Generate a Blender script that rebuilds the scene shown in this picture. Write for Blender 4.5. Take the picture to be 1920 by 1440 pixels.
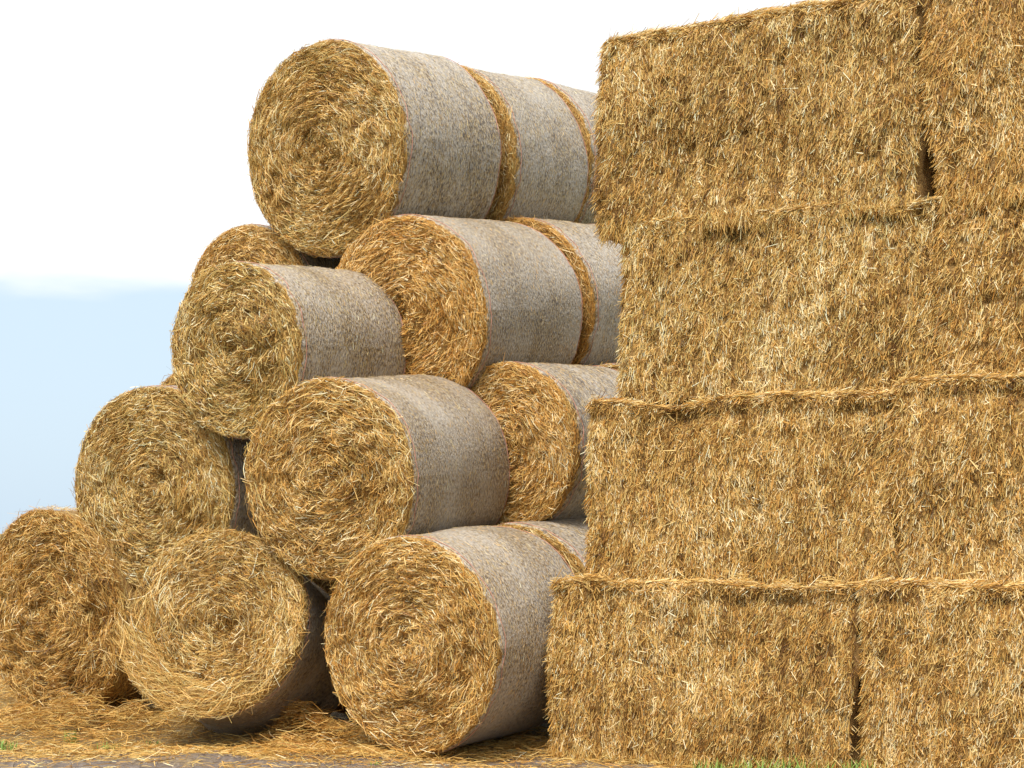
import bpy, math, random
import numpy as np
from mathutils import Vector, Matrix, Euler

for o in list(bpy.data.objects):
    bpy.data.objects.remove(o)
S = bpy.context.scene
C = S.collection
R_ = math.radians

# ------------------------------------------------------------------ camera
CAM_H = 1.48
cam = bpy.data.cameras.new('camera')
cam.sensor_width = 36.0
cam.lens = 36.0 * 3640 / 1920
cam.shift_y = 280 / 1920
cam.clip_end = 6000
cam_o = bpy.data.objects.new('camera', cam)
cam_o.location = (0, 0, CAM_H)
cam_o.rotation_euler = (R_(90), 0, 0)
C.objects.link(cam_o)
S.camera = cam_o
S.render.resolution_x, S.render.resolution_y = 1024, 768

# ------------------------------------------------------------------ light
PHI = R_(34)                                   # the direction the round bales run back
sun_el, sun_az = R_(56), R_(208)               # azimuth clockwise from +Y, where the sun stands
sd = Vector((math.sin(sun_az) * math.cos(sun_el), math.cos(sun_az) * math.cos(sun_el), math.sin(sun_el)))
sun = bpy.data.lights.new('sun', 'SUN')
sun.energy = 3.2
sun.angle = R_(24)
sun.color = (1.0, 0.95, 0.87)
sun_o = bpy.data.objects.new('sun', sun)
sun_o.rotation_euler = (-sd).to_track_quat('-Z', 'Y').to_euler()
sun_o.location = (-6, -4, 14)
C.objects.link(sun_o)

W = bpy.data.worlds.new('World')
S.world = W
W.use_nodes = True
nt = W.node_tree
nt.nodes.clear()
N = nt.nodes.new
L = nt.links.new
wo = N('ShaderNodeOutputWorld')
bg = N('ShaderNodeBackground')
bg.inputs[1].default_value = 0.10
sky = N('ShaderNodeTexSky')
sky.sky_type = 'NISHITA'
sky.sun_disc = False
sky.sun_elevation = sun_el
sky.sun_rotation = sun_az
sky.dust_density = 2.0
tc = N('ShaderNodeTexCoord')
sep = N('ShaderNodeSeparateXYZ')
L(tc.outputs['Generated'], sep.inputs[0])
# a high sheet of thin white cloud that ends in a soft wavy edge a little above the horizon
mp = N('ShaderNodeMapping')
mp.inputs['Scale'].default_value = (2.2, 2.2, 9.0)
L(tc.outputs['Generated'], mp.inputs[0])
nz = N('ShaderNodeTexNoise')
nz.inputs['Scale'].default_value = 2.0
nz.inputs['Detail'].default_value = 5
L(mp.outputs[0], nz.inputs['Vector'])
ma = N('ShaderNodeMath'); ma.operation = 'MULTIPLY_ADD'
L(nz.outputs['Fac'], ma.inputs[0]); ma.inputs[1].default_value = 0.055
L(sep.outputs['Z'], ma.inputs[2])
mr = N('ShaderNodeMapRange'); mr.interpolation_type = 'SMOOTHSTEP'
mr.inputs['From Min'].default_value = 0.142
mr.inputs['From Max'].default_value = 0.156
L(ma.outputs[0], mr.inputs['Value'])
haze = N('ShaderNodeMix'); haze.data_type = 'RGBA'
haze.inputs['Factor'].default_value = 0.85     # pale haze in the clear strip of sky under the cloud
L(sky.outputs[0], haze.inputs[6])
haze.inputs[7].default_value = (4.6, 5.65, 6.6, 1)
cl = N('ShaderNodeMix'); cl.data_type = 'RGBA'
L(mr.outputs[0], cl.inputs['Factor'])
L(haze.outputs[2], cl.inputs[6])
cm = N('ShaderNodeTexNoise'); cm.inputs['Scale'].default_value = 1.6; cm.inputs['Detail'].default_value = 4
L(mp.outputs[0], cm.inputs['Vector'])
cr = N('ShaderNodeMix'); cr.data_type = 'RGBA'
L(cm.outputs['Fac'], cr.inputs['Factor'])
cr.inputs[6].default_value = (5.6, 6.1, 6.4, 1); cr.inputs[7].default_value = (7.7, 7.7, 7.6, 1)
L(cr.outputs[2], cl.inputs[7])
L(cl.outputs[2], bg.inputs[0])
L(bg.outputs[0], wo.inputs[0])

S.view_settings.view_transform = 'Standard'
S.view_settings.look = 'None'
S.view_settings.exposure = 0.68
S.view_settings.gamma = 1
S.view_settings.use_curve_mapping = False


# ------------------------------------------------------------------ helpers
def tag(o, label=None, cat=None, group=None, kind=None):
    if label: o['label'] = label
    if cat: o['category'] = cat
    if group: o['group'] = group
    if kind: o['kind'] = kind
    return o


class Noise:
    """smooth noise: a sum of random waves, about -1 .. 1; scale = feature size in metres per axis"""
    def __init__(s, seed, scale, n=14):
        r = np.random.default_rng(seed)
        sc = np.atleast_1d(np.array(scale, float))
        d = len(sc)
        k = r.normal(0, 1, (n, d))
        k /= np.linalg.norm(k, axis=1)[:, None] + 1e-9
        s.k = k * (2 * np.pi / (sc * 2)) * r.uniform(.6, 1.6, (n, 1))
        s.p = r.uniform(0, 6.283, n)
        s.a = 1.3 / math.sqrt(n)

    def __call__(s, *p):
        P = np.stack(np.broadcast_arrays(*p), -1)
        return np.sin(P @ s.k.T + s.p).sum(-1) * s.a


def norm(v):
    return v / (np.linalg.norm(v, axis=-1, keepdims=True) + 1e-12)


def mesh_np(name, verts, faces, mat, parent=None, col=None, smooth=False, uv=None):
    """verts (n,3); faces (m,4) or (m,3) arrays of indices"""
    me = bpy.data.meshes.new(name)
    verts = np.ascontiguousarray(verts, np.float32).reshape(-1, 3)
    faces = np.ascontiguousarray(faces, np.int32)
    m, k = faces.shape
    me.vertices.add(len(verts))
    me.vertices.foreach_set('co', verts.ravel())
    me.loops.add(m * k)
    me.loops.foreach_set('vertex_index', faces.ravel())
    me.polygons.add(m)
    me.polygons.foreach_set('loop_start', np.arange(0, m * k, k, dtype=np.int32))
    me.polygons.foreach_set('use_smooth', np.full(m, smooth))
    me.update(calc_edges=True)
    if col is not None:
        a = me.attributes.new('col', 'FLOAT_COLOR', 'POINT')
        cc = np.ones((len(verts), 4), np.float32)
        cc[:, :3] = col
        a.data.foreach_set('color', cc.ravel())
    if uv is not None:
        u = me.uv_layers.new(name='UVMap')
        u.data.foreach_set('uv', np.ascontiguousarray(uv[faces.ravel()], np.float32).ravel())
    me.materials.append(mat)
    o = bpy.data.objects.new(name, me)
    C.objects.link(o)
    if parent is not None:
        o.parent = parent
    return o


def empty(name, loc, rot=(0, 0, 0)):
    o = bpy.data.objects.new(name, None)
    o.empty_display_size = .3
    o.location = loc
    o.rotation_euler = rot
    C.objects.link(o)
    return o


RAMP_X = np.array([0, .22, .45, .68, .86, 1])
RAMP_C = np.array([(.13, .06, .015), (.36, .185, .045), (.57, .335, .085), (.68, .45, .14), (.78, .58, .25), (.86, .74, .46)])


def straw_colour(t, warm=0.0, rng=None):
    t = np.clip(t, 0, 1)
    c = np.stack([np.interp(t, RAMP_X, RAMP_C[:, i]) for i in range(3)], -1)
    w = warm if rng is None else warm + np.clip(rng.normal(0, .55, len(t)), -1.3, 1.1)
    w = np.asarray(w).reshape(-1, 1) if np.ndim(w) else w
    f = np.array([.6, -.12, -.34])
    return np.clip(c * (1 + w * f * np.array([.10, 1, 1])), .005, .95)


def strand_mesh(name, P, T, Nn, Ln, Wd, mat, parent, col, rng, bend=.10, twist=.9, split=.5, kind='stuff', straight=False):
    """flat straw stalks: each a bent ribbon of two quads lying along T on a surface with normal Nn"""
    n = len(P)
    T = norm(T)
    B = norm(np.cross(Nn, T))
    tw = rng.normal(0, twist, n)[:, None]
    B2 = B * np.cos(tw) + np.cross(T, B) * np.sin(tw)
    bd = rng.normal(0, bend, (n, 2)) * Ln[:, None]
    mid = B * bd[:, :1] + Nn * np.abs(bd[:, 1:]) * .6
    a = P - T * (Ln * split)[:, None]
    b = P + T * (Ln * (1 - split))[:, None]
    w = (Wd * .5)[:, None]
    if straight:
        v = np.stack([a - B2 * w, a + B2 * w, b + B2 * w * .7, b - B2 * w * .7], 1)
        f = (np.arange(n) * 4)[:, None] + np.arange(4)
        o = mesh_np(name, v.reshape(-1, 3), f, mat, parent, np.repeat(col, 4, 0))
        if kind: o['kind'] = kind
        return o
    v = np.stack([a - B2 * w * .8, a + B2 * w * .8, P + mid - B2 * w, P + mid + B2 * w, b - B2 * w * .5, b + B2 * w * .5], 1)
    base = (np.arange(n) * 6)[:, None]
    f = np.concatenate([base + np.array([0, 1, 3, 2]), base + np.array([2, 3, 5, 4])], 1).reshape(-1, 4)
    o = mesh_np(name, v.reshape(-1, 3), f, mat, parent, np.repeat(col, 6, 0))
    if kind: o['kind'] = kind
    return o


# ------------------------------------------------------------------ materials
def new_mat(name):
    m = bpy.data.materials.new(name)
    m.use_nodes = True
    t = m.node_tree
    return m, t, t.nodes['Principled BSDF']


def mat_stalk():
    m, t, b = new_mat('straw_stalk')
    a = t.nodes.new('ShaderNodeAttribute'); a.attribute_name = 'col'
    t.links.new(a.outputs['Color'], b.inputs['Base Color'])
    b.inputs['Roughness'].default_value = .5
    b.inputs['Specular IOR Level'].default_value = .35
    tr = t.nodes.new('ShaderNodeBsdfTranslucent')
    t.links.new(a.outputs['Color'], tr.inputs[0])
    mx = t.nodes.new('ShaderNodeMixShader'); mx.inputs[0].default_value = .16
    t.links.new(b.outputs[0], mx.inputs[1]); t.links.new(tr.outputs[0], mx.inputs[2])
    t.links.new(mx.outputs[0], t.nodes['Material Output'].inputs[0])
    return m


def ramp(t, fac, stops):
    r = t.nodes.new('ShaderNodeValToRGB')
    e = r.color_ramp.elements
    while len(e) < len(stops): e.new(.5)
    for i, (p, c) in enumerate(stops):
        e[i].position = p; e[i].color = (*c, 1)
    t.links.new(fac, r.inputs[0])
    return r.outputs[0]


def noise(t, vec, scale, detail=4, rough=.6):
    n = t.nodes.new('ShaderNodeTexNoise')
    n.inputs['Scale'].default_value = scale
    n.inputs['Detail'].default_value = detail
    n.inputs['Roughness'].default_value = rough
    if vec is not None: t.links.new(vec, n.inputs['Vector'])
    return n.outputs['Fac']


def mapping(t, out, sc):
    m = t.nodes.new('ShaderNodeMapping')
    m.inputs['Scale'].default_value = sc
    t.links.new(out, m.inputs[0])
    return m.outputs[0]


def bump(t, h, b, strength, dist):
    n = t.nodes.new('ShaderNodeBump')
    n.inputs['Strength'].default_value = strength
    n.inputs['Distance'].default_value = dist
    t.links.new(h, n.inputs['Height']); t.links.new(n.outputs[0], b.inputs['Normal'])


def mat_core():
    m, t, b = new_mat('packed_straw')
    c = t.nodes.new('ShaderNodeTexCoord').outputs['Object']
    v = noise(t, c, 70, 6, .75)
    col = ramp(t, v, [(.3, (.13, .065, .018)), (.48, (.33, .18, .05)), (.62, (.52, .32, .1)), (.75, (.66, .47, .2))])
    t.links.new(col, b.inputs['Base Color'])
    b.inputs['Roughness'].default_value = .8
    bump(t, v, b, 1.0, .02)
    return m


def mat_net():
    m, t, b = new_mat('net_wrap')
    uv = t.nodes.new('ShaderNodeTexCoord').outputs['UV']
    oi = t.nodes.new('ShaderNodeObjectInfo')
    ad = t.nodes.new('ShaderNodeVectorMath'); ad.operation = 'ADD'
    sc = t.nodes.new('ShaderNodeVectorMath'); sc.operation = 'SCALE'
    cx = t.nodes.new('ShaderNodeCombineXYZ')
    for i in range(3): t.links.new(oi.outputs['Random'], cx.inputs[i])
    t.links.new(cx.outputs[0], sc.inputs[0]); sc.inputs['Scale'].default_value = 37
    t.links.new(uv, ad.inputs[0]); t.links.new(sc.outputs[0], ad.inputs[1])
    c = ad.outputs[0]
    # straw showing through: short flecks lying round the bale
    fl = noise(t, mapping(t, c, (40, 82, 60)), 1, 2, .6)
    under = ramp(t, fl, [(.37, (.038, .019, .006)), (.46, (.125, .072, .021)), (.54, (.235, .148, .05)), (.65, (.46, .34, .16))])
    # white plastic threads of the net, thicker where more turns overlap
    th = noise(t, mapping(t, c, (36, 80, 60)), 1, 2, .65)
    big = noise(t, mapping(t, c, (1.3, 2.6, 1)), 1, 3, .5)
    band = noise(t, mapping(t, c, (.15, 9, 1)), 1, 3, .6)
    s1 = t.nodes.new('ShaderNodeMath'); s1.operation = 'MULTIPLY_ADD'
    t.links.new(big, s1.inputs[0]); s1.inputs[1].default_value = .50; t.links.new(th, s1.inputs[2])
    s2 = t.nodes.new('ShaderNodeMath'); s2.operation = 'MULTIPLY_ADD'
    t.links.new(band, s2.inputs[0]); s2.inputs[1].default_value = .22; t.links.new(s1.outputs[0], s2.inputs[2])
    mrn = t.nodes.new('ShaderNodeMapRange')
    mrn.inputs['From Min'].default_value = .72; mrn.inputs['From Max'].default_value = 1.03
    mrn.inputs['To Min'].default_value = .0; mrn.inputs['To Max'].default_value = .68
    t.links.new(s2.outputs[0], mrn.inputs['Value'])
    mx = t.nodes.new('ShaderNodeMix'); mx.data_type = 'RGBA'
    t.links.new(mrn.outputs[0], mx.inputs['Factor'])
    t.links.new(under, mx.inputs[6]); mx.inputs[7].default_value = (.56, .51, .45, 1)
    t.links.new(mx.outputs[2], b.inputs['Base Color'])
    b.inputs['Roughness'].default_value = .42
    b.inputs['Specular IOR Level'].default_value = .6
    b.inputs['Sheen Weight'].default_value = .18
    b.inputs['Sheen Roughness'].default_value = .4
    ad2 = t.nodes.new('ShaderNodeMath'); ad2.operation = 'ADD'
    t.links.new(fl, ad2.inputs[0]); t.links.new(th, ad2.inputs[1])
    bump(t, ad2.outputs[0], b, .9, .010)
    return m


def mat_plain(name, c, rough=.6):
    m, t, b = new_mat(name)
    o = t.nodes.new('ShaderNodeTexCoord').outputs['Object']
    v = noise(t, o, 40, 3)
    d = tuple(x * .7 for x in c)
    t.links.new(ramp(t, v, [(.3, d), (.7, c)]), b.inputs['Base Color'])
    b.inputs['Roughness'].default_value = rough
    return m


def mat_ground():
    m, t, b = new_mat('trodden_earth')
    c = t.nodes.new('ShaderNodeTexCoord').outputs['Object']
    f = noise(t, c, 28, 8, .7)
    g = noise(t, c, 1.3, 4, .6)
    earth = ramp(t, f, [(.3, (.085, .062, .05)), (.5, (.18, .14, .115)), (.7, (.29, .24, .20))])
    chaff = ramp(t, f, [(.3, (.13, .08, .028)), (.5, (.29, .195, .08)), (.7, (.46, .34, .16))])
    sp = t.nodes.new('ShaderNodeSeparateXYZ'); t.links.new(c, sp.inputs[0])
    nr = t.nodes.new('ShaderNodeMapRange'); nr.interpolation_type = 'SMOOTHSTEP'      # chaff gathers at the foot of the stack
    nr.inputs['From Min'].default_value = 12.7; nr.inputs['From Max'].default_value = 13.6; nr.inputs['To Max'].default_value = .3
    t.links.new(sp.outputs['Y'], nr.inputs['Value'])
    gs = t.nodes.new('ShaderNodeMath'); gs.operation = 'ADD'
    t.links.new(g, gs.inputs[0]); t.links.new(nr.outputs[0], gs.inputs[1])
    mk = ramp(t, gs.outputs[0], [(.5, (0, 0, 0)), (.68, (1, 1, 1))])
    ds = t.nodes.new('ShaderNodeVectorMath'); ds.operation = 'DISTANCE'               # the mown field beyond the yard
    t.links.new(c, ds.inputs[0]); ds.inputs[1].default_value = (-.5, 13, 0)
    fr = t.nodes.new('ShaderNodeMapRange'); fr.inputs['From Min'].default_value = 4.2; fr.inputs['From Max'].default_value = 8
    t.links.new(ds.outputs['Value'], fr.inputs['Value'])
    field = ramp(t, f, [(.3, (.05, .06, .02)), (.5, (.11, .115, .04)), (.7, (.2, .18, .08))])
    mx = t.nodes.new('ShaderNodeMix'); mx.data_type = 'RGBA'
    t.links.new(mk, mx.inputs['Factor']); t.links.new(earth, mx.inputs[6]); t.links.new(chaff, mx.inputs[7])
    mf = t.nodes.new('ShaderNodeMix'); mf.data_type = 'RGBA'
    t.links.new(fr.outputs[0], mf.inputs['Factor']); t.links.new(mx.outputs[2], mf.inputs[6]); t.links.new(field, mf.inputs[7])
    t.links.new(mf.outputs[2], b.inputs['Base Color'])
    b.inputs['Roughness'].default_value = .9
    bump(t, f, b, .9, .03)
    return m


M_STALK, M_CORE, M_NET, M_GROUND = mat_stalk(), mat_core(), mat_net(), mat_ground()
M_THREAD = mat_plain('red_edge_thread', (.60, .27, .19))
M_GRASS = mat_plain('green_blade', (.20, .34, .05))
M_CLOD = mat_plain('earth_clod', (.30, .24, .19), .9)


# ------------------------------------------------------------------ ground
def uv_xy(u, v):
    """stack frame -> world: u along the wall, v the way the round bales run back"""
    return u * math.cos(PHI) + v * math.sin(PHI), -u * math.sin(PHI) + v * math.cos(PHI)


gn1, gn2 = Noise(5, (.9, .9)), Noise(6, (.25, .25))


def ground_z(x, y):
    x = np.asarray(x, float); y = np.asarray(y, float)
    v = x * math.sin(PHI) + y * math.cos(PHI)
    up = np.clip(v - 10.2, 0, 3.5) * .068 * np.clip(1 - (v - 14.5) / 6, 0, 1)
    near = np.exp(-((x + .5) ** 2 + (y - 13) ** 2) / 120)
    return up * np.clip((8 - np.abs(x)) / 3, 0, 1) + near * (.018 * gn1(x, y) + .008 * gn2(x, y))


def axis(lo, hi, a, b, fine, grow=1.25):
    c = list(np.arange(a, b + 1e-6, fine))
    st = fine
    while c[-1] < hi: st *= grow; c.append(c[-1] + st)
    st = fine
    while c[0] > lo: st *= grow; c.insert(0, c[0] - st)
    return np.array(c)


gx, gy = axis(-3000, 3000, -6, 5, .12), axis(-200, 4500, 9.5, 17, .12)
X, Y = np.meshgrid(gx, gy)
V = np.stack([X, Y, ground_z(X, Y)], -1).reshape(-1, 3)
i, j = np.meshgrid(np.arange(len(gy) - 1), np.arange(len(gx) - 1), indexing='ij')
q = (i * len(gx) + j).ravel()
F = np.stack([q, q + 1, q + 1 + len(gx), q + len(gx)], 1)
tag(mesh_np('ground', V, F, M_GROUND, smooth=True), 'trodden earth strewn with straw in front of the bales', 'ground', kind='structure')


# ------------------------------------------------------------------ round bales
def ring_faces(nr, ns):
    i, j = np.meshgrid(np.arange(nr - 1), np.arange(ns), indexing='ij')
    a = i * ns + j
    b = i * ns + (j + 1) % ns
    return np.stack([a, b, b + ns, a + ns], -1).reshape(-1, 4)


def round_bale(label, u, v, z, D, Lb, yaw=34, pitch=4, seed=0, net0=.012, net1=.02, bulge=.045, warm=0., tone=0.,
               nface=24000, lscale=1.0, rough=1.0, net=True, nside=2600, fuzz=320, xy=None, back=True, dish=0.):
    rng = np.random.default_rng(1000 + seed)
    Rb = D / 2
    x0, y0 = uv_xy(u, v) if xy is None else xy
    rot = Euler((R_(pitch), 0, -R_(yaw)))
    Mx = rot.to_matrix()
    fc = Vector((x0, y0, z))                                # middle of the front face
    cen = fc + Mx @ Vector((0, Lb / 2, 0))
    base = cen - Mx @ Vector((0, 0, Rb))
    root = empty('round_bale', base, rot)
    tag(root, label, 'round bale', 'round straw bales in the stack')
    O = np.array([0, -Lb / 2, Rb])                          # front face centre in local axes
    n1 = Noise(seed * 7 + 1, (.35, .35)); n2 = Noise(seed * 7 + 2, (.10, .10)); n3 = Noise(seed * 7 + 3, (.5, .5)); n4 = Noise(seed * 7 + 12, (.05, .05), 20)
    ns1 = Noise(seed * 7 + 4, (.6, .6, .6))
    sh = .035; shb = .075
    k = rng.uniform(.045, .075); ph = rng.uniform(0, 6)
    hx, hz = rng.normal(0, .05, 2)
    hole = rng.uniform(.4, 1)

    def side_r(th, y):
        return Rb * (1 + .010 * rough * ns1(np.cos(th), np.sin(th), y)) - .012

    def face_y(x, zz):
        r = np.hypot(x, zz); th = np.arctan2(zz, x)
        edge = np.clip((Rb - r) / .25, 0, 1)
        y = -bulge * (1 - (r / Rb) ** 2) + rough * (.016 * n1(x, zz) * edge + .010 * n2(x, zz) * edge + .014 * np.clip(n4(x, zz), .3, 1.5) * edge)
        y = y + .016 * rough * np.sin(2 * np.pi * (r / k) + th + ph) * (.5 + .5 * n3(x, zz)) * edge
        y = y + dish * np.exp(-((x - .03) ** 2 + (zz + .04) ** 2) / .05) + hole * .07 * np.exp(-((x - hx) ** 2 + (zz - hz) ** 2) / .006)
        return y
    # the packed body
    ns = 80
    th = np.arange(ns) / ns * 2 * np.pi
    rows = []
    for fr in np.linspace(.0005, 1, 30):
        r = (side_r(th, 0 * th) - sh) * fr
        x, zz = r * np.cos(th), r * np.sin(th)
        rows.append(np.stack([x, face_y(x, zz), zz], -1))
    for a in (R_(22), R_(45), R_(68), R_(90)):
        r = side_r(th, 0 * th) - sh + sh * math.sin(a)
        rows.append(np.stack([r * np.cos(th), np.full(ns, sh * (1 - math.cos(a))), r * np.sin(th)], -1))
    for yy in np.linspace(.12, Lb - shb, 14):
        r = side_r(th, 0 * th + yy)
        rows.append(np.stack([r * np.cos(th), np.full(ns, yy), r * np.sin(th)], -1))
    for a in (R_(68), R_(45), R_(22), 0):
        r = side_r(th, 0 * th + Lb) - shb + shb * math.sin(a)
        rows.append(np.stack([r * np.cos(th), np.full(ns, Lb - shb + shb * math.cos(a)), r * np.sin(th)], -1))
    for fr in (.6, .2, .0005):
        r = (side_r(th, 0 * th + Lb) - shb) * fr
        rows.append(np.stack([r * np.cos(th), np.full(ns, Lb + .01), r * np.sin(th)], -1))
    V = np.stack(rows)
    mesh_np('packed_straw', V.reshape(-1, 3) + O, ring_faces(len(rows), ns), M_CORE, root, smooth=True)
    # stalks of the coiled front face
    n = int(nface * (D / 1.42) ** 2)
    r = (Rb - .022) * np.sqrt(rng.uniform(0, 1, n))
    t = rng.uniform(0, 2 * np.pi, n)
    x, zz = r * np.cos(t), r * np.sin(t)
    cl = Noise(seed * 7 + 5, (.16, .16)); cl2 = Noise(seed * 7 + 6, (.45, .45))
    ct = Noise(seed * 7 + 8, (.07, .07))
    chaos = np.exp(-(r / (.22 * Rb)) ** 2)
    d = rng.normal(0, .20 + .8 * rng.random(n) ** 3, n) * rough + .10 * cl(x, zz) * rough + .08 * cl2(x, zz) + .10 + chaos * rng.normal(0, 1.0, n)
    d = d + np.where(rng.random(n) < .07, rng.normal(0, 1.0, n), 0)
    tx, tz = -np.sin(t), np.cos(t)
    dx, dz = tx * np.cos(d) - tz * np.sin(d), tx * np.sin(d) + tz * np.cos(d)
    e = .012
    y = face_y(x, zz)
    gxx = (face_y(x + e, zz) - y) / e; gzz = (face_y(x, zz + e) - y) / e
    Nn = norm(np.stack([gxx, -np.ones(n), gzz], -1))
    T = norm(np.stack([dx, dx * gxx + dz * gzz, dz], -1) + Nn * rng.normal(.03, .11, n)[:, None])
    P = np.stack([x, y, zz], -1) + Nn * (rng.uniform(-.004, .015, n) * rough + .010 * rng.random(n) ** 4)[:, None]
    # near the rim the coil turns over the shoulder
    over = np.clip((r - (Rb - sh)) / sh, 0, 1)
    P[:, 1] += sh * (1 - np.sqrt(np.clip(1 - over ** 2, 0, 1)))
    Ln = np.clip(rng.lognormal(-3.15, .6, n), .014, .22) * (.65 + .35 * np.clip(r / .3, 0, 1)) * lscale
    Wd = rng.uniform(.0026, .0062, n)
    tn = .50 + tone + rng.normal(0, .25, n) + .05 * cl2(x, zz) + .05 * ct(x, zz) + .03 * cl(x, zz)
    q = rng.random(n)
    tn = np.where(q < .05, tn + .24, np.where(q > .88, tn - .38, tn)) + .12
    col = straw_colour(tn, warm, rng)
    strand_mesh('coiled_straw', P + O, T, Nn, Ln, Wd, M_STALK, root, col, rng)
    # shoulder, and stray stalks standing off the rim
    n = int(1500 + 26000 * net0 + fuzz * 1.6)
    t = rng.uniform(0, 2 * np.pi, n)
    yy = np.abs(rng.normal(0, .012 + net0 * .5, n)) + .002
    if back: yy = np.where(rng.random(n) < .22, Lb - np.abs(rng.normal(0, .012, n)) - .002, yy)
    lim = np.where(yy > Lb / 2, 9, net0 + .008)
    yy = np.where(yy > lim, rng.uniform(0, 1, n) * (net0 + .006), yy)
    r = side_r(t, yy) - np.where(yy < sh, sh - np.sqrt(np.clip(sh ** 2 - (sh - yy) ** 2, 0, 1)), 0) * .8
    bk = np.clip((yy - (Lb - shb)) / shb, 0, .999)
    r = r - shb * (1 - np.sqrt(1 - bk ** 2))
    rad = np.stack([np.cos(t), 0 * t, np.sin(t)], -1)
    tan = np.stack([-np.sin(t), 0 * t, np.cos(t)], -1)
    ax = np.array([0, -1., 0])
    free = (rng.random(n) < fuzz / n)
    T = tan * np.where(rng.random(n) < .75, 1, -1)[:, None] + ax * rng.normal(0, .25 + 3 * net0, n)[:, None] + rad * np.where(free, rng.normal(.35, .3, n), rng.normal(.02, .10 + net0, n))[:, None]
    Nn = norm(rad + ax * np.clip(1 - yy / sh, 0, 1)[:, None])
    P = rad * r[:, None] + np.stack([0 * yy, yy, 0 * yy], -1) + Nn * rng.uniform(-.006, .004, n)[:, None]
    Ln = np.clip(rng.lognormal(-2.9, .45, n), .02, .16) * lscale
    Wd = np.where(free, rng.uniform(.0015, .003, n), rng.uniform(.0025, .0055, n))
    col = straw_colour(.52 + tone + rng.normal(0, .18, n), warm, rng)
    strand_mesh('rim_straw', P + O, T, Nn, Ln, Wd, M_STALK, root, col, rng, split=.3)
    if fuzz >= 1000 and net:
        n = 900
        t = rng.uniform(0, 2 * np.pi, n); yy = rng.uniform(-.03, net0 + .03, n)
        rad = np.stack([np.cos(t), 0 * t, np.sin(t)], -1); tan = np.stack([-np.sin(t), 0 * t, np.cos(t)], -1)
        P = rad * (Rb - .012 - rng.uniform(0, .035, n))[:, None] + np.stack([0 * t, yy, 0 * t], -1)
        T = rad * rng.normal(.35, .4, n)[:, None] + tan * rng.normal(.4, .8, n)[:, None] + ax * rng.normal(0, .8, n)[:, None]
        col = straw_colour(.5 + tone + rng.normal(0, .25, n), warm, rng)
        strand_mesh('joint_straw', P + O, T, rad, np.clip(rng.lognormal(-3.0, .45, n), .02, .13), rng.uniform(.0025, .0055, n), M_STALK, root, col, rng, split=.35)
    # the net, drawn over the shoulder, and its two coloured edge threads
    if net:
        ys = np.concatenate([[net0 + .004], np.concatenate([np.linspace(net0 + .02, Lb - shb, 20), np.linspace(Lb - shb + .02, Lb - net1 - .012, 4)]), [Lb - net1]])
        ns = 120
        th = np.arange(ns + 1) / ns * 2 * np.pi
        ed = Noise(seed * 7 + 9, (.13,)); ed2 = Noise(seed * 7 + 10, (.16,))
        rows, uvs = [], []
        for q, yy in enumerate(ys):
            w = (1 - q / (len(ys) - 1))
            yv = yy + (.013 + .10 * net0) * ed(th * Rb) * w ** 3 + (.012 + .02 * (fuzz > 600)) * ed2(th * Rb) * (1 - w) ** 6
            rr = side_r(th, yv) + .010 + .002 * n2(th * Rb, yv)
            rr = rr - np.where(yv < sh, sh - np.sqrt(np.clip(sh ** 2 - (sh - np.clip(yv, 0, sh)) ** 2, 0, 1)), 0) * .85
            bk = np.clip((yv - (Lb - shb)) / shb, 0, .999)
            rr = rr - shb * (1 - np.sqrt(1 - bk ** 2))
            if q in (0, len(ys) - 1): rr = rr - .014
            yv[-1] = yv[0]; rr[-1] = rr[0]
            rows.append(np.stack([rr * np.cos(th), yv, rr * np.sin(th)], -1))
            uvs.append(np.stack([th * Rb, yv], -1))
        V = np.stack(rows).reshape(-1, 3); UV = np.stack(uvs).reshape(-1, 2)
        i, j = np.meshgrid(np.arange(len(ys) - 1), np.arange(ns), indexing='ij')
        a = (i * (ns + 1) + j).ravel()
        mesh_np('net_wrap', V + O, np.stack([a, a + 1, a + ns + 2, a + ns + 1], 1), M_NET, root, smooth=True, uv=UV)
        for yt in (net0 + .045, Lb - net1 - .03):
            th = np.arange(ns) / ns * 2 * np.pi
            yv = yt + .008 * ed(th * Rb + 3)
            rr = side_r(th, yv) + .0125
            rr = rr - np.where(yv < sh, sh - np.sqrt(np.clip(sh ** 2 - (sh - np.clip(yv, 0, sh)) ** 2, 0, 1)), 0) * .85
            bk = np.clip((yv - (Lb - shb)) / shb, 0, .999)
            rr = rr - shb * (1 - np.sqrt(1 - bk ** 2))
            rows = []
            for a in range(5):
                an = a / 4 * 2 * np.pi
                rows.append(np.stack([(rr + .0022 * math.cos(an)) * np.cos(th), yv + .003 * math.sin(an), (rr + .0022 * math.cos(an)) * np.sin(th)], -1))
            mesh_np('edge_thread', np.stack(rows).reshape(-1, 3) + O, ring_faces(5, ns), M_THREAD, root, smooth=True)
    # stalks caught flat under and through the net (or the bare flank of an unwrapped bale)
    n = nside
    if n:
        t = rng.uniform(0, 2 * np.pi, n)
        yy = rng.uniform(net0 + .01, Lb - net1 - .01, n)
        r = side_r(t, yy) + (.012 if net else .004)
        rad = np.stack([np.cos(t), 0 * t, np.sin(t)], -1); tan = np.stack([-np.sin(t), 0 * t, np.cos(t)], -1)
        bk = np.clip((yy - (Lb - shb)) / shb, 0, .999)
        r = r - shb * (1 - np.sqrt(1 - bk ** 2))
        T = tan + np.array([0, 1., 0]) * rng.normal(0, .35, n)[:, None] + rad * (np.abs(rng.normal(0, .05 if net else .2, n)) * np.sign(rng.random(n) - .3))[:, None]
        P = rad * (r + rng.uniform(0, .003 if net else .03, n))[:, None] + np.stack([0 * yy, yy, 0 * yy], -1)
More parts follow.
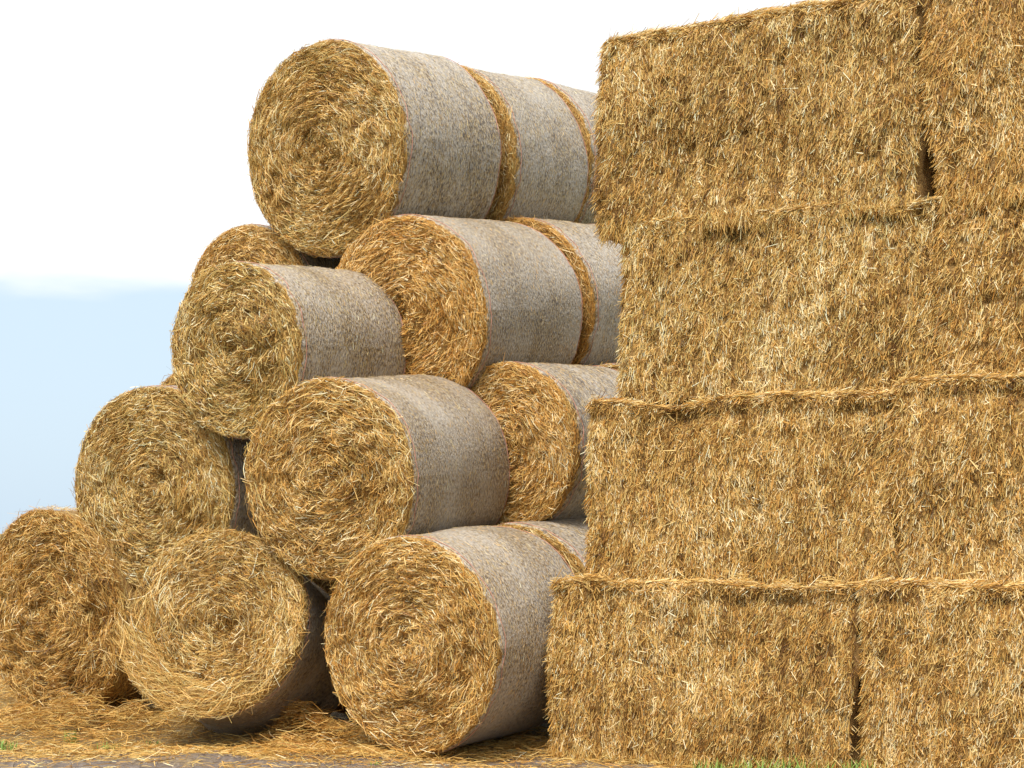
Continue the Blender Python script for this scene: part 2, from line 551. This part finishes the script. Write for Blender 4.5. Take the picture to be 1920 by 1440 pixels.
        Ln = rng.uniform(.015, .055, n) * (1 if net else 2.2)
        Wd = rng.uniform(.002, .0045, n)
        col = straw_colour(.60 + tone * .5 + rng.normal(0, .2, n), warm - .3, rng)
        if net: col = col * .75 + np.array([.14, .13, .12])
        strand_mesh('flank_straw', P + O, T, rad, Ln, Wd, M_STALK, root, col, rng, twist=.3, straight=True)
    return root


# front tier of the stack
round_bale('smaller round bale with pinkish net rim, highest of the front tier', -9.24, 10.21, 2.77, 1.25, 1.20, yaw=36, pitch=3, seed=4, tone=-.05, warm=-.3, net0=.012)
round_bale('tan round bale outlined against the sky, above the slumped brown bale', -10.22, 10.40, 1.81, 1.53, 1.06, yaw=31, pitch=4, seed=8, warm=-.25, tone=-.03, fuzz=800, nside=800)
round_bale('shaggy ended round bale resting across the tipped bale and the large ground bale', -8.33, 10.13, 1.85, 1.37, 1.36, yaw=29, pitch=4, seed=9, warm=.1, rough=1.25, fuzz=700, lscale=1.15)
round_bale('slumped brown round bale on the ground, its wrapping gone, cut by the picture edge', -11.21, 10.33, .86, 1.60, 1.20, yaw=34, pitch=4, seed=13, net=False, rough=1.6, warm=.1, tone=-.13, nside=9000, fuzz=1600, bulge=.05, nface=22000, lscale=1.35)
tipped = round_bale('tipped round bale on the ground with its loose coiled end lifted upward', 0, 0, .89, 1.29, 1.12, yaw=12, pitch=-17, seed=14, rough=1.4, warm=-.1, fuzz=1200, net0=.05, bulge=-.05, dish=.13, xy=(-2.03, 13.34), nface=22000, lscale=1.35)
round_bale('large round bale on the ground touching the bottom square bale', -7.61, 10.08, .75, 1.44, 1.12, yaw=35, pitch=4, seed=15, warm=.25, fuzz=700)
# a slack fold of net hanging round its lower back edge
th = np.radians(np.linspace(-150, 5, 60)); nn = Noise(901, (.2,))
fold, fuv = [], []
for q, (dr, yy) in enumerate(((.012, .86), (.022, .93), (.045, 1.0), (.05, 1.06), (.03, 1.10))):
    e = np.clip(np.minimum(np.degrees(th) + 150, 5 - np.degrees(th)) / 40, 0, 1)
    r = .64 + .012 + (dr - .004 + .012 * nn(th + q * .1)) * e
    fold.append(np.stack([r * np.cos(th), np.full(60, yy) - .56, .65 + r * np.sin(th)], -1)); fuv.append(np.stack([th * .65, np.full(60, yy)], -1))
i, j = np.meshgrid(np.arange(4), np.arange(59), indexing='ij')
a = (i * 60 + j).ravel()
mesh_np('loose_net', np.concatenate(fold), np.stack([a, a + 1, a + 61, a + 60], 1), M_NET, tipped, smooth=True, uv=np.concatenate(fuv))
# ragged straw spilling from the lower lip of its hollow end
rg = np.random.default_rng(31)
n = 3200
t = np.radians(rg.normal(238, 26, n)); r = rg.uniform(.46, .70, n)
P = np.stack([r * np.cos(t), -.56 - rg.uniform(.0, .10, n) * np.clip((r - .4) / .2, 0, 1), .645 + r * np.sin(t)], -1)
k = rg.normal(.25, .45, n)
T = np.stack([-np.sin(t) * -1 * np.cos(k) + np.cos(t) * np.sin(k), rg.normal(-.15, .25, n), np.cos(t) * -1 * np.cos(k) + np.sin(t) * np.sin(k)], -1)
strand_mesh('spilling_straw', P, T, np.tile(np.array([0, -1., 0]), (n, 1)), np.clip(rg.lognormal(-2.3, .45, n), .04, .28), rg.uniform(.002, .005, n), M_STALK, tipped,
            straw_colour(.56 + rg.normal(0, .2, n), -.1, rg), rg)
# second tier back
round_bale('ground bale deep in the dark gap behind the tipped bale', -9.15, 11.35, .80, 1.40, 1.10, yaw=34, pitch=4, seed=17, nface=5000, nside=200, fuzz=100)
round_bale('topmost round bale, its whole coiled end showing above all the others', -9.34, 11.32, 4.37, 1.61, 1.19, yaw=37, pitch=5.5, seed=1, tone=-.02, net0=.012)
round_bale('orange gold round bale just under the topmost one', -8.61, 11.36, 3.07, 1.48, 1.30, yaw=35, pitch=5.5, seed=5, warm=.55, tone=.05)
round_bale('bare ended round bale peeping up behind the smaller pink rimmed bale', -10.29, 11.53, 3.27, 1.30, 1.20, yaw=34, pitch=3, seed=6, nface=14000, warm=.25)
round_bale('set back round bale whose end is half hidden by the shaggy ended bale', -7.86, 11.55, 2.09, 1.25, 1.20, yaw=36, pitch=3, seed=10, warm=.4, tone=.04, net0=.06)
round_bale('round bale showing only a sliver behind the tan bale outlined against the sky', -10.84, 11.62, 2.14, 1.45, 1.10, yaw=34, pitch=3, seed=12, nface=9000, nside=300, net=False)
round_bale('round bale showing a strip of straw between the large ground bale and square bales', -7.60, 11.32, .84, 1.42, 1.10, yaw=34, pitch=4, seed=16, nface=9000, nside=500)
# third tier back
round_bale('grey netted round bale directly behind the topmost round bale', -9.28, 12.63, 4.475, 1.56, 1.16, yaw=34, pitch=5, fuzz=1500, seed=2, nface=8000, net0=.06, tone=.05)
round_bale('third bale of the top row, half hidden by the uppermost square bale', -9.28, 13.82, 4.60, 1.54, 1.15, yaw=36, pitch=3.5, seed=3, nface=4000, nside=800, net0=.04)
round_bale('netted round bale directly behind the orange gold bale', -8.58, 12.74, 3.25, 1.46, 1.20, yaw=34, pitch=4.5, fuzz=1300, seed=7, nface=8000, net0=.045, warm=.4)
round_bale('round bale showing only a sliver above the second row of square bales', -7.72, 12.84, 2.17, 1.26, 1.10, yaw=34, pitch=3, seed=11, nface=3000, nside=300)


# ------------------------------------------------------------------ square bales
def square_bale(label, xl, yl, z0, Ls, Hs, Ts, yaw=30, seed=0, roll=0., warm=0., tone=0., nfront=14000, rc=.07, notch=None, end_fuzz=1.0, lipd=1., hang=0):
    """xl, yl: the lower front corner at the end nearest the round bales; the bale runs towards +x and the camera"""
    rng = np.random.default_rng(5000 + seed)
    yw = R_(yaw)
    root = empty('square_bale', (xl + Ls / 2 * math.cos(yw) + Ts / 2 * math.sin(yw), yl - Ls / 2 * math.sin(yw) + Ts / 2 * math.cos(yw), z0), (0, R_(roll), -yw))
    tag(root, label, 'square bale', 'rectangular straw bales in the wall')
    hx, hy, hz = Ls / 2, Ts / 2, Hs / 2
    nA = Noise(seed * 9 + 301, (.5, .5, .5)); nB = Noise(seed * 9 + 302, (.14, .14, .14))
    nF = Noise(seed * 9 + 303, (.16, 1.5, .7)); nC = Noise(seed * 9 + 308, (.055, .09, .08), 20)

    def shape(P):
        """points on the box -> points on the soft uneven bale, and normals"""
        inn = np.array([hx - rc, hy - rc, hz - rc])
        q_ = np.clip(P, -np.array([hx - rc, hy - rc, hz - .012]), inn)
        Nn = norm(P - q_)
        out = q_ + Nn * rc
        a = nA(*P.T) * .020 + nB(*P.T) * .005 + nF(*P.T) * .008 - np.clip(nC(*P.T), .55, 1.5) * .030 + .008
        out = out + Nn * (a - .012)[:, None]
        lip = np.exp(-((P[:, 2] - (hz - .11)) / .05) ** 2) * (P[:, 1] < -hy * .6)
        out[:, 1] += lipd * lip * (.022 + .018 * nB(*(P * .6).T))
        if notch is not None:
            nx, nzz, rad, dep = notch
            w = np.exp(-(((P[:, 0] - nx) / rad[0]) ** 2 + ((P[:, 2] - nzz) / rad[1]) ** 2))
            out[:, 0] += w * dep * (P[:, 1] < hy * .6)
        out[:, 2] = np.maximum(out[:, 2], -hz + .001)
        return out, Nn
    # body: six gridded faces welded by position
    verts, faces = [], []
    off = 0
    for axn, sgn in ((0, -1), (0, 1), (1, -1), (1, 1), (2, -1), (2, 1)):
        h = [hx, hy, hz]
        o1, o2 = [a for a in range(3) if a != axn]
        c1 = np.linspace(-h[o1], h[o1], max(6, int(h[o1] * 2 / .045))); c2 = np.linspace(-h[o2], h[o2], max(6, int(h[o2] * 2 / .045)))
        A, Bg = np.meshgrid(c1, c2, indexing='ij')
        P = np.zeros((A.size, 3)); P[:, o1] = A.ravel(); P[:, o2] = Bg.ravel(); P[:, axn] = sgn * h[axn]
        i, j = np.meshgrid(np.arange(len(c1) - 1), np.arange(len(c2) - 1), indexing='ij')
        a = (i * len(c2) + j).ravel()
        f = np.stack([a, a + 1, a + len(c2) + 1, a + len(c2)], 1)
        if (sgn > 0) == (axn == 1): pass
        else: f = f[:, ::-1]
        verts.append(P); faces.append(f + off); off += len(P)
    P = np.concatenate(verts)
    out, _ = shape(P)
    Oz = np.array([0, 0, hz])
    mesh_np('packed_straw', out + Oz, np.concatenate(faces), M_CORE, root, smooth=True)

    def grow(name, n, P, mode):
        base, Nn = shape(P)
        cl = Noise(seed * 9 + 304, (.22, .5, .22)); cl2 = Noise(seed * 9 + 305, (.6, .8, .6)); st = Noise(seed * 9 + 306, (.05, 1, .5)); ct = Noise(seed * 9 + 307, (.09, .5, .09))
        k = P.T
        if mode == 'front':
            d = rng.normal(0, .25 + .9 * rng.random(n) ** 3, n) + .08 * cl(*k) + .10 * cl2(*k) - .12
            topb = np.clip((P[:, 2] - (hz - .16)) / .12, 0, 1) * rng.random(n)
            d = d + topb * rng.normal(0, 1.2, n)
            lend = np.exp(-(P[:, 0] + hx) / .12)
            d = d - .7 * lend * rng.random(n)
            T = np.stack([np.sin(d), 0 * d, -np.cos(d)], -1) + Nn * rng.normal(.09, .12, n)[:, None]
            h = rng.uniform(-.010, .018, n)
            Ln = np.clip(rng.lognormal(-3.5, .6, n), .012, .16)
        elif mode == 'top':
            d = rng.normal(0, .5, n)
            T = np.stack([np.cos(d), np.sin(d), 0 * d], -1) + Nn * rng.normal(.03, .12, n)[:, None]
            h = rng.uniform(-.004, .022, n)
            Ln = np.clip(rng.lognormal(-2.8, .5, n), .02, .22)
        else:
            d = rng.normal(0, .5, n)
            T = np.stack([-np.abs(rng.normal(.6, .4, n)), np.sin(d) * .5, -np.cos(d)], -1)
            h = rng.uniform(-.006, .03, n)
            Ln = np.clip(rng.lognormal(-3.1, .45, n), .02, .14)
        T = norm(T - Nn * (np.sum(T * Nn, -1, keepdims=True) < -.05) * np.sum(T * Nn, -1, keepdims=True) * 1.6)
        Wd = rng.uniform(.0026, .0062, n)
        tn = .48 + tone + rng.normal(0, .25, n) + .06 * cl2(*k) + .09 * st(*k) + .08 * ct(*k)
        qq = rng.random(n)
        tn = np.where(qq < .05, tn + .24, np.where(qq > .90, tn - .40, tn)) + .09
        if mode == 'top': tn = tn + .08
        col = straw_colour(tn, warm, rng)
        strand_mesh(name, base + Nn * h[:, None] + Oz, T, Nn, Ln, Wd, M_STALK, root, col, rng, split=.35, straight=True)

    n = nfront
    P = np.stack([rng.uniform(-hx, hx, n), np.full(n, -hy), rng.uniform(-hz, hz, n)], -1)
    grow('front_straw', n, P, 'front')
    n = int(7500 * Ls / 2.2)
    P = np.stack([rng.uniform(-hx, hx, n), -hy + hy * 2 * rng.random(n) ** 2.2 * .8, np.full(n, hz)], -1)
    grow('top_straw', n, P, 'top')
    n = int(6000 * end_fuzz)
    P = np.stack([np.full(n, -hx), -hy + hy * 2 * rng.random(n) ** 1.8, rng.uniform(-hz, hz, n)], -1)
    grow('end_straw', n, P, 'end')
    n = int(2200 * Ls / 2.2 * lipd)
    if n > 500:
        P = np.stack([rng.uniform(-hx, hx, n), -hy + rng.normal(.01, .02, n), np.full(n, hz)], -1)
        base, Nn = shape(np.stack([P[:, 0], np.full(n, -hy), P[:, 2]], -1))
        wv = Noise(seed * 9 + 309, (.18,))(P[:, 0]); wv2 = Noise(seed * 9 + 310, (.5,))(P[:, 0])
        ok = rng.random(n) < np.clip(.55 + .5 * wv + .3 * wv2, .08, 1)
        P, base, Nn, wv, wv2 = P[ok], base[ok], Nn[ok], wv[ok], wv2[ok]; n = len(P)
        base[:, 2] += .012 * wv + .012 * wv2
        d = rng.normal(0, .45, n)
        T = np.stack([np.cos(d), rng.normal(-.08, .2, n), np.sin(d) * .7], -1)
        base = base + np.stack([0 * d, rng.uniform(-.02, .03, n), rng.normal(.0, .02, n)], -1)
        col = straw_colour(.66 + tone + rng.normal(0, .17, n), warm, rng)
        strand_mesh('top_fringe', base + Oz, T, Nn, np.clip(rng.lognormal(-3.0, .5, n), .02, .16), rng.uniform(.0018, .0045, n), M_STALK, root, col, rng, straight=True)
    if hang:
        n = int(hang * Ls)
        P = np.stack([rng.uniform(-hx, hx, n), np.full(n, -hy), np.full(n, -hz + .03) + rng.uniform(-.02, .05, n)], -1)
        base, Nn = shape(P)
        d = rng.normal(-.1, .4, n)
        T = np.stack([np.sin(d), rng.normal(-.02, .12, n), -np.cos(d)], -1)
        base = base + Nn * rng.uniform(-.005, .02, n)[:, None]
        col = straw_colour(.56 + tone + rng.normal(0, .2, n), warm, rng)
        strand_mesh('hanging_straw', base + Oz, T, Nn, np.clip(rng.lognormal(-2.6, .4, n), .04, .18), rng.uniform(.0022, .0058, n), M_STALK, root, col, rng, split=.25, straight=True)
    return root


def px(x, Z):
    return (x - 960) / 3640 * Z


zL = 12.55
rows = [  # left px, depth, z bottom, length, height, yaw, seam px handled by length
    (1024, zL, .0, 2.10, 1.165, 31),
    (1100, zL, 1.165, 2.08, 1.17, 31),
    (1165, zL + .10, 2.335, 2.12, 1.17, 31),
    (1112, zL + .21, 3.43, 2.24, 1.345, 31),
]
LAB = [('bottom square bale standing on the ground beside the large round bale', 'bottom square bale at the picture edge, standing on the ground in the same row'),
       ('second row square bale ending beside the set back round bale', 'second row square bale carrying on past the seam to the picture edge'),
       ('third row square bale, its ragged end combed towards the round bales', 'third row square bale under the dark gap, cut by the picture edge'),
       ('uppermost square bale with a rounded top corner against the white sky', 'uppermost square bale beside the dark gap, cut by the picture edge')]
for k, (xl, Z, z0, Ls, Hs, yw) in enumerate(rows):
    c, s = math.cos(R_(yw)), math.sin(R_(yw))
    x0, y0 = px(xl, Z), Z
    g = float(ground_z(x0, y0)) if k == 0 else 0
    square_bale(LAB[k][0], x0, y0, z0 + g, Ls, Hs, 1.15, yw, seed=k * 2 + 1, warm=(.1, .1, -.05, 0)[k], tone=(-.02, 0, .02, 0)[k], rc=(.05, .06, .03, .13)[k],
                nfront=61000, lipd=(1, 1, .15, .4)[k], hang=(900, 0, 0, 1200)[k])
    L2 = 1.9
    gap = (.012, -.02, -.03, -.015)[k]
    x1, y1 = x0 + (Ls + gap) * c, y0 - (Ls + gap) * s
    square_bale(LAB[k][1], x1, y1, z0 + g, L2, Hs + (.0, .06, -.0, .0)[k], 1.15, yw, seed=k * 2 + 2, warm=(.15, .15, .15, .2)[k], tone=(0, 0, -.02, -.02)[k],
                nfront=46000, end_fuzz=.6, lipd=(1, 1, .15, .4)[k], hang=(900, 0, 0, 900)[k], notch=(-L2 / 2, -Hs / 2 + .12, (.13, .30), .10) if k == 3 else None)


# ------------------------------------------------------------------ straw, grass and clods lying on the ground
rng = np.random.default_rng(77)


def litter(name, label, cx, cy, sx, sy, n, heap=0., tone=0., warm=0., lscale=1., flat=.12):
    """loose stalks dropped round (cx, cy); heap = height of the pile in the middle"""
    x = cx + rng.normal(0, sx, n); y = cy + rng.normal(0, sy, n)
    g = np.exp(-((x - cx) / (sx * 1.3)) ** 2 - ((y - cy) / (sy * 1.3)) ** 2)
    nz = Noise(int(abs(cx * 100)) + n, (.2, .2))
    top = heap * g * (1 + .35 * nz(x, y))
    z = ground_z(x, y) + .004 + top * rng.random(n) ** .35 + .012 * rng.random(n) ** 3
    a = rng.uniform(0, 6.283, n)
    T = np.stack([np.cos(a), np.sin(a), rng.normal(0, flat + heap * .5, n)], -1)
    Nn = np.tile(np.array([0, 0, 1.]), (n, 1))
    Ln = np.clip(rng.lognormal(-2.6, .5, n), .025, .3) * lscale
    z = z + np.abs(T[:, 2]) * Ln * .4
    col = straw_colour(.52 + tone + rng.normal(0, .2, n), warm, rng)
    o = strand_mesh(name, np.stack([x, y, z], -1), T, Nn, Ln, rng.uniform(.0025, .006, n), M_STALK, None, col, rng)
    return tag(o, label, 'straw', kind='stuff')


litter('loose_straw', 'loose straw fallen at the foot of the slumped brown bale', -3.25, 14.35, .6, .38, 9500, heap=.20, tone=-.06, lscale=1.2)
litter('loose_straw', 'loose straw heaped between the tipped bale and the large ground bale', -1.42, 13.5, .22, .32, 5000, heap=.20, warm=.3)
litter('loose_straw', 'loose straw spread before the large ground bale', -.85, 12.75, .55, .22, 5000, heap=.03, warm=.1)
litter('loose_straw', 'loose straw in the dark corner by the bottom square bale', .12, 13.0, .22, .30, 1600, heap=.04, warm=.3)
litter('loose_straw', 'straw dropped along the foot of the bottom square bales', 1.2, 12.0, .9, .45, 4000, heap=.02)
litter('loose_straw', 'loose straw trodden flat over the earth by the tipped bale', -2.3, 13.15, .85, .26, 5500, heap=.015, tone=.02)
litter('loose_straw', 'loose straw lying outside the slumped brown bale, by the picture edge', -4.25, 16.4, .55, .6, 7000, heap=.14, tone=-.04)
litter('scattered_straw', 'thin scatter of single stalks over the trodden earth', -1.2, 12.7, 2.6, .8, 3800, tone=.02)


random.seed(4)


def gpx(xp, yp):
    Z = CAM_H * 3640 / (yp - 1000)
    return (xp - 960) / 3640 * Z, Z


v, f = [], []
for xp, yp, n, h, spread in ((132, 1390, 70, .10, .06), (205, 1402, 44, .07, .08), (12, 1406, 60, .08, .07), (290, 1392, 18, .05, .06), (705, 1438, 26, .035, .05),
                             (1345, 0, 60, .13, .10), (1480, 0, 110, .16, .16), (1620, 0, 60, .16, .10), (1410, 0, 50, .13, .14), (1560, 0, 40, .15, .12)):
    if not yp:                                     # along the foot of the square bales
        m = (xp - 960) / 3640
        t_ = (m * 12.55 - .22) / (.857 + .515 * m)
        x, y = .22 + .857 * t_ - .06, 12.55 - .515 * t_ - .14
    else:
        x, y = gpx(xp, yp)
    for k in range(n):
        a = random.uniform(0, 6.283); r = spread * random.random() ** .5
        bx, by = x + r * math.cos(a), y + r * math.sin(a)
        z = float(ground_z(bx, by))
        hh = h * random.uniform(.5, 1.1); le = random.uniform(.1, .7) * hh
        b = random.uniform(0, 6.283); w = random.uniform(.002, .004)
        dx, dy = le * math.cos(b), le * math.sin(b); wx, wy = -math.sin(b) * w, math.cos(b) * w
        i0 = len(v)
        for t_, ww in ((0, 1), (.5, .9), (1, .15)):
            cx, cy, cz = bx + dx * t_ ** 2, by + dy * t_ ** 2, z + hh * t_ * (1 - .15 * t_) - .004 * (1 - t_)
            v += [(cx - wx * ww, cy - wy * ww, cz), (cx + wx * ww, cy + wy * ww, cz)]
        f += [(i0, i0 + 1, i0 + 3, i0 + 2), (i0 + 2, i0 + 3, i0 + 5, i0 + 4)]
tag(mesh_np('grass', np.array(v), np.array(f), M_GRASS), 'sparse green grass blades growing at the foot of the bales', 'grass', kind='stuff')

# crumbs of earth: too many and too small to count
v, f = [], []
for k in range(420):
    x = random.uniform(-4.2, .6); y = random.uniform(12.0, 13.6); r = random.uniform(.004, .014)
    if random.random() < .06: r *= 2
    z = float(ground_z(x, y)); i0 = len(v)
    for a in range(6):
        t_ = a / 6 * 6.283; q = r * random.uniform(.7, 1.2)
        v.append((x + q * math.cos(t_), y + q * math.sin(t_), z - .002))
    for a in range(6):
        t_ = a / 6 * 6.283 + .3; q = r * random.uniform(.45, .8)
        v.append((x + q * math.cos(t_), y + q * math.sin(t_), z + r * random.uniform(.6, 1)))
    for a in range(6):
        b = (a + 1) % 6
        f.append((i0 + a, i0 + b, i0 + 6 + b, i0 + 6 + a))
    f.append((i0 + 6, i0 + 7, i0 + 8, i0 + 9)); f.append((i0 + 6, i0 + 9, i0 + 10, i0 + 11))
tag(mesh_np('earth_crumbs', np.array(v), np.array(f), M_CLOD), 'small crumbs of earth lying on the bare ground', 'soil', kind='stuff')
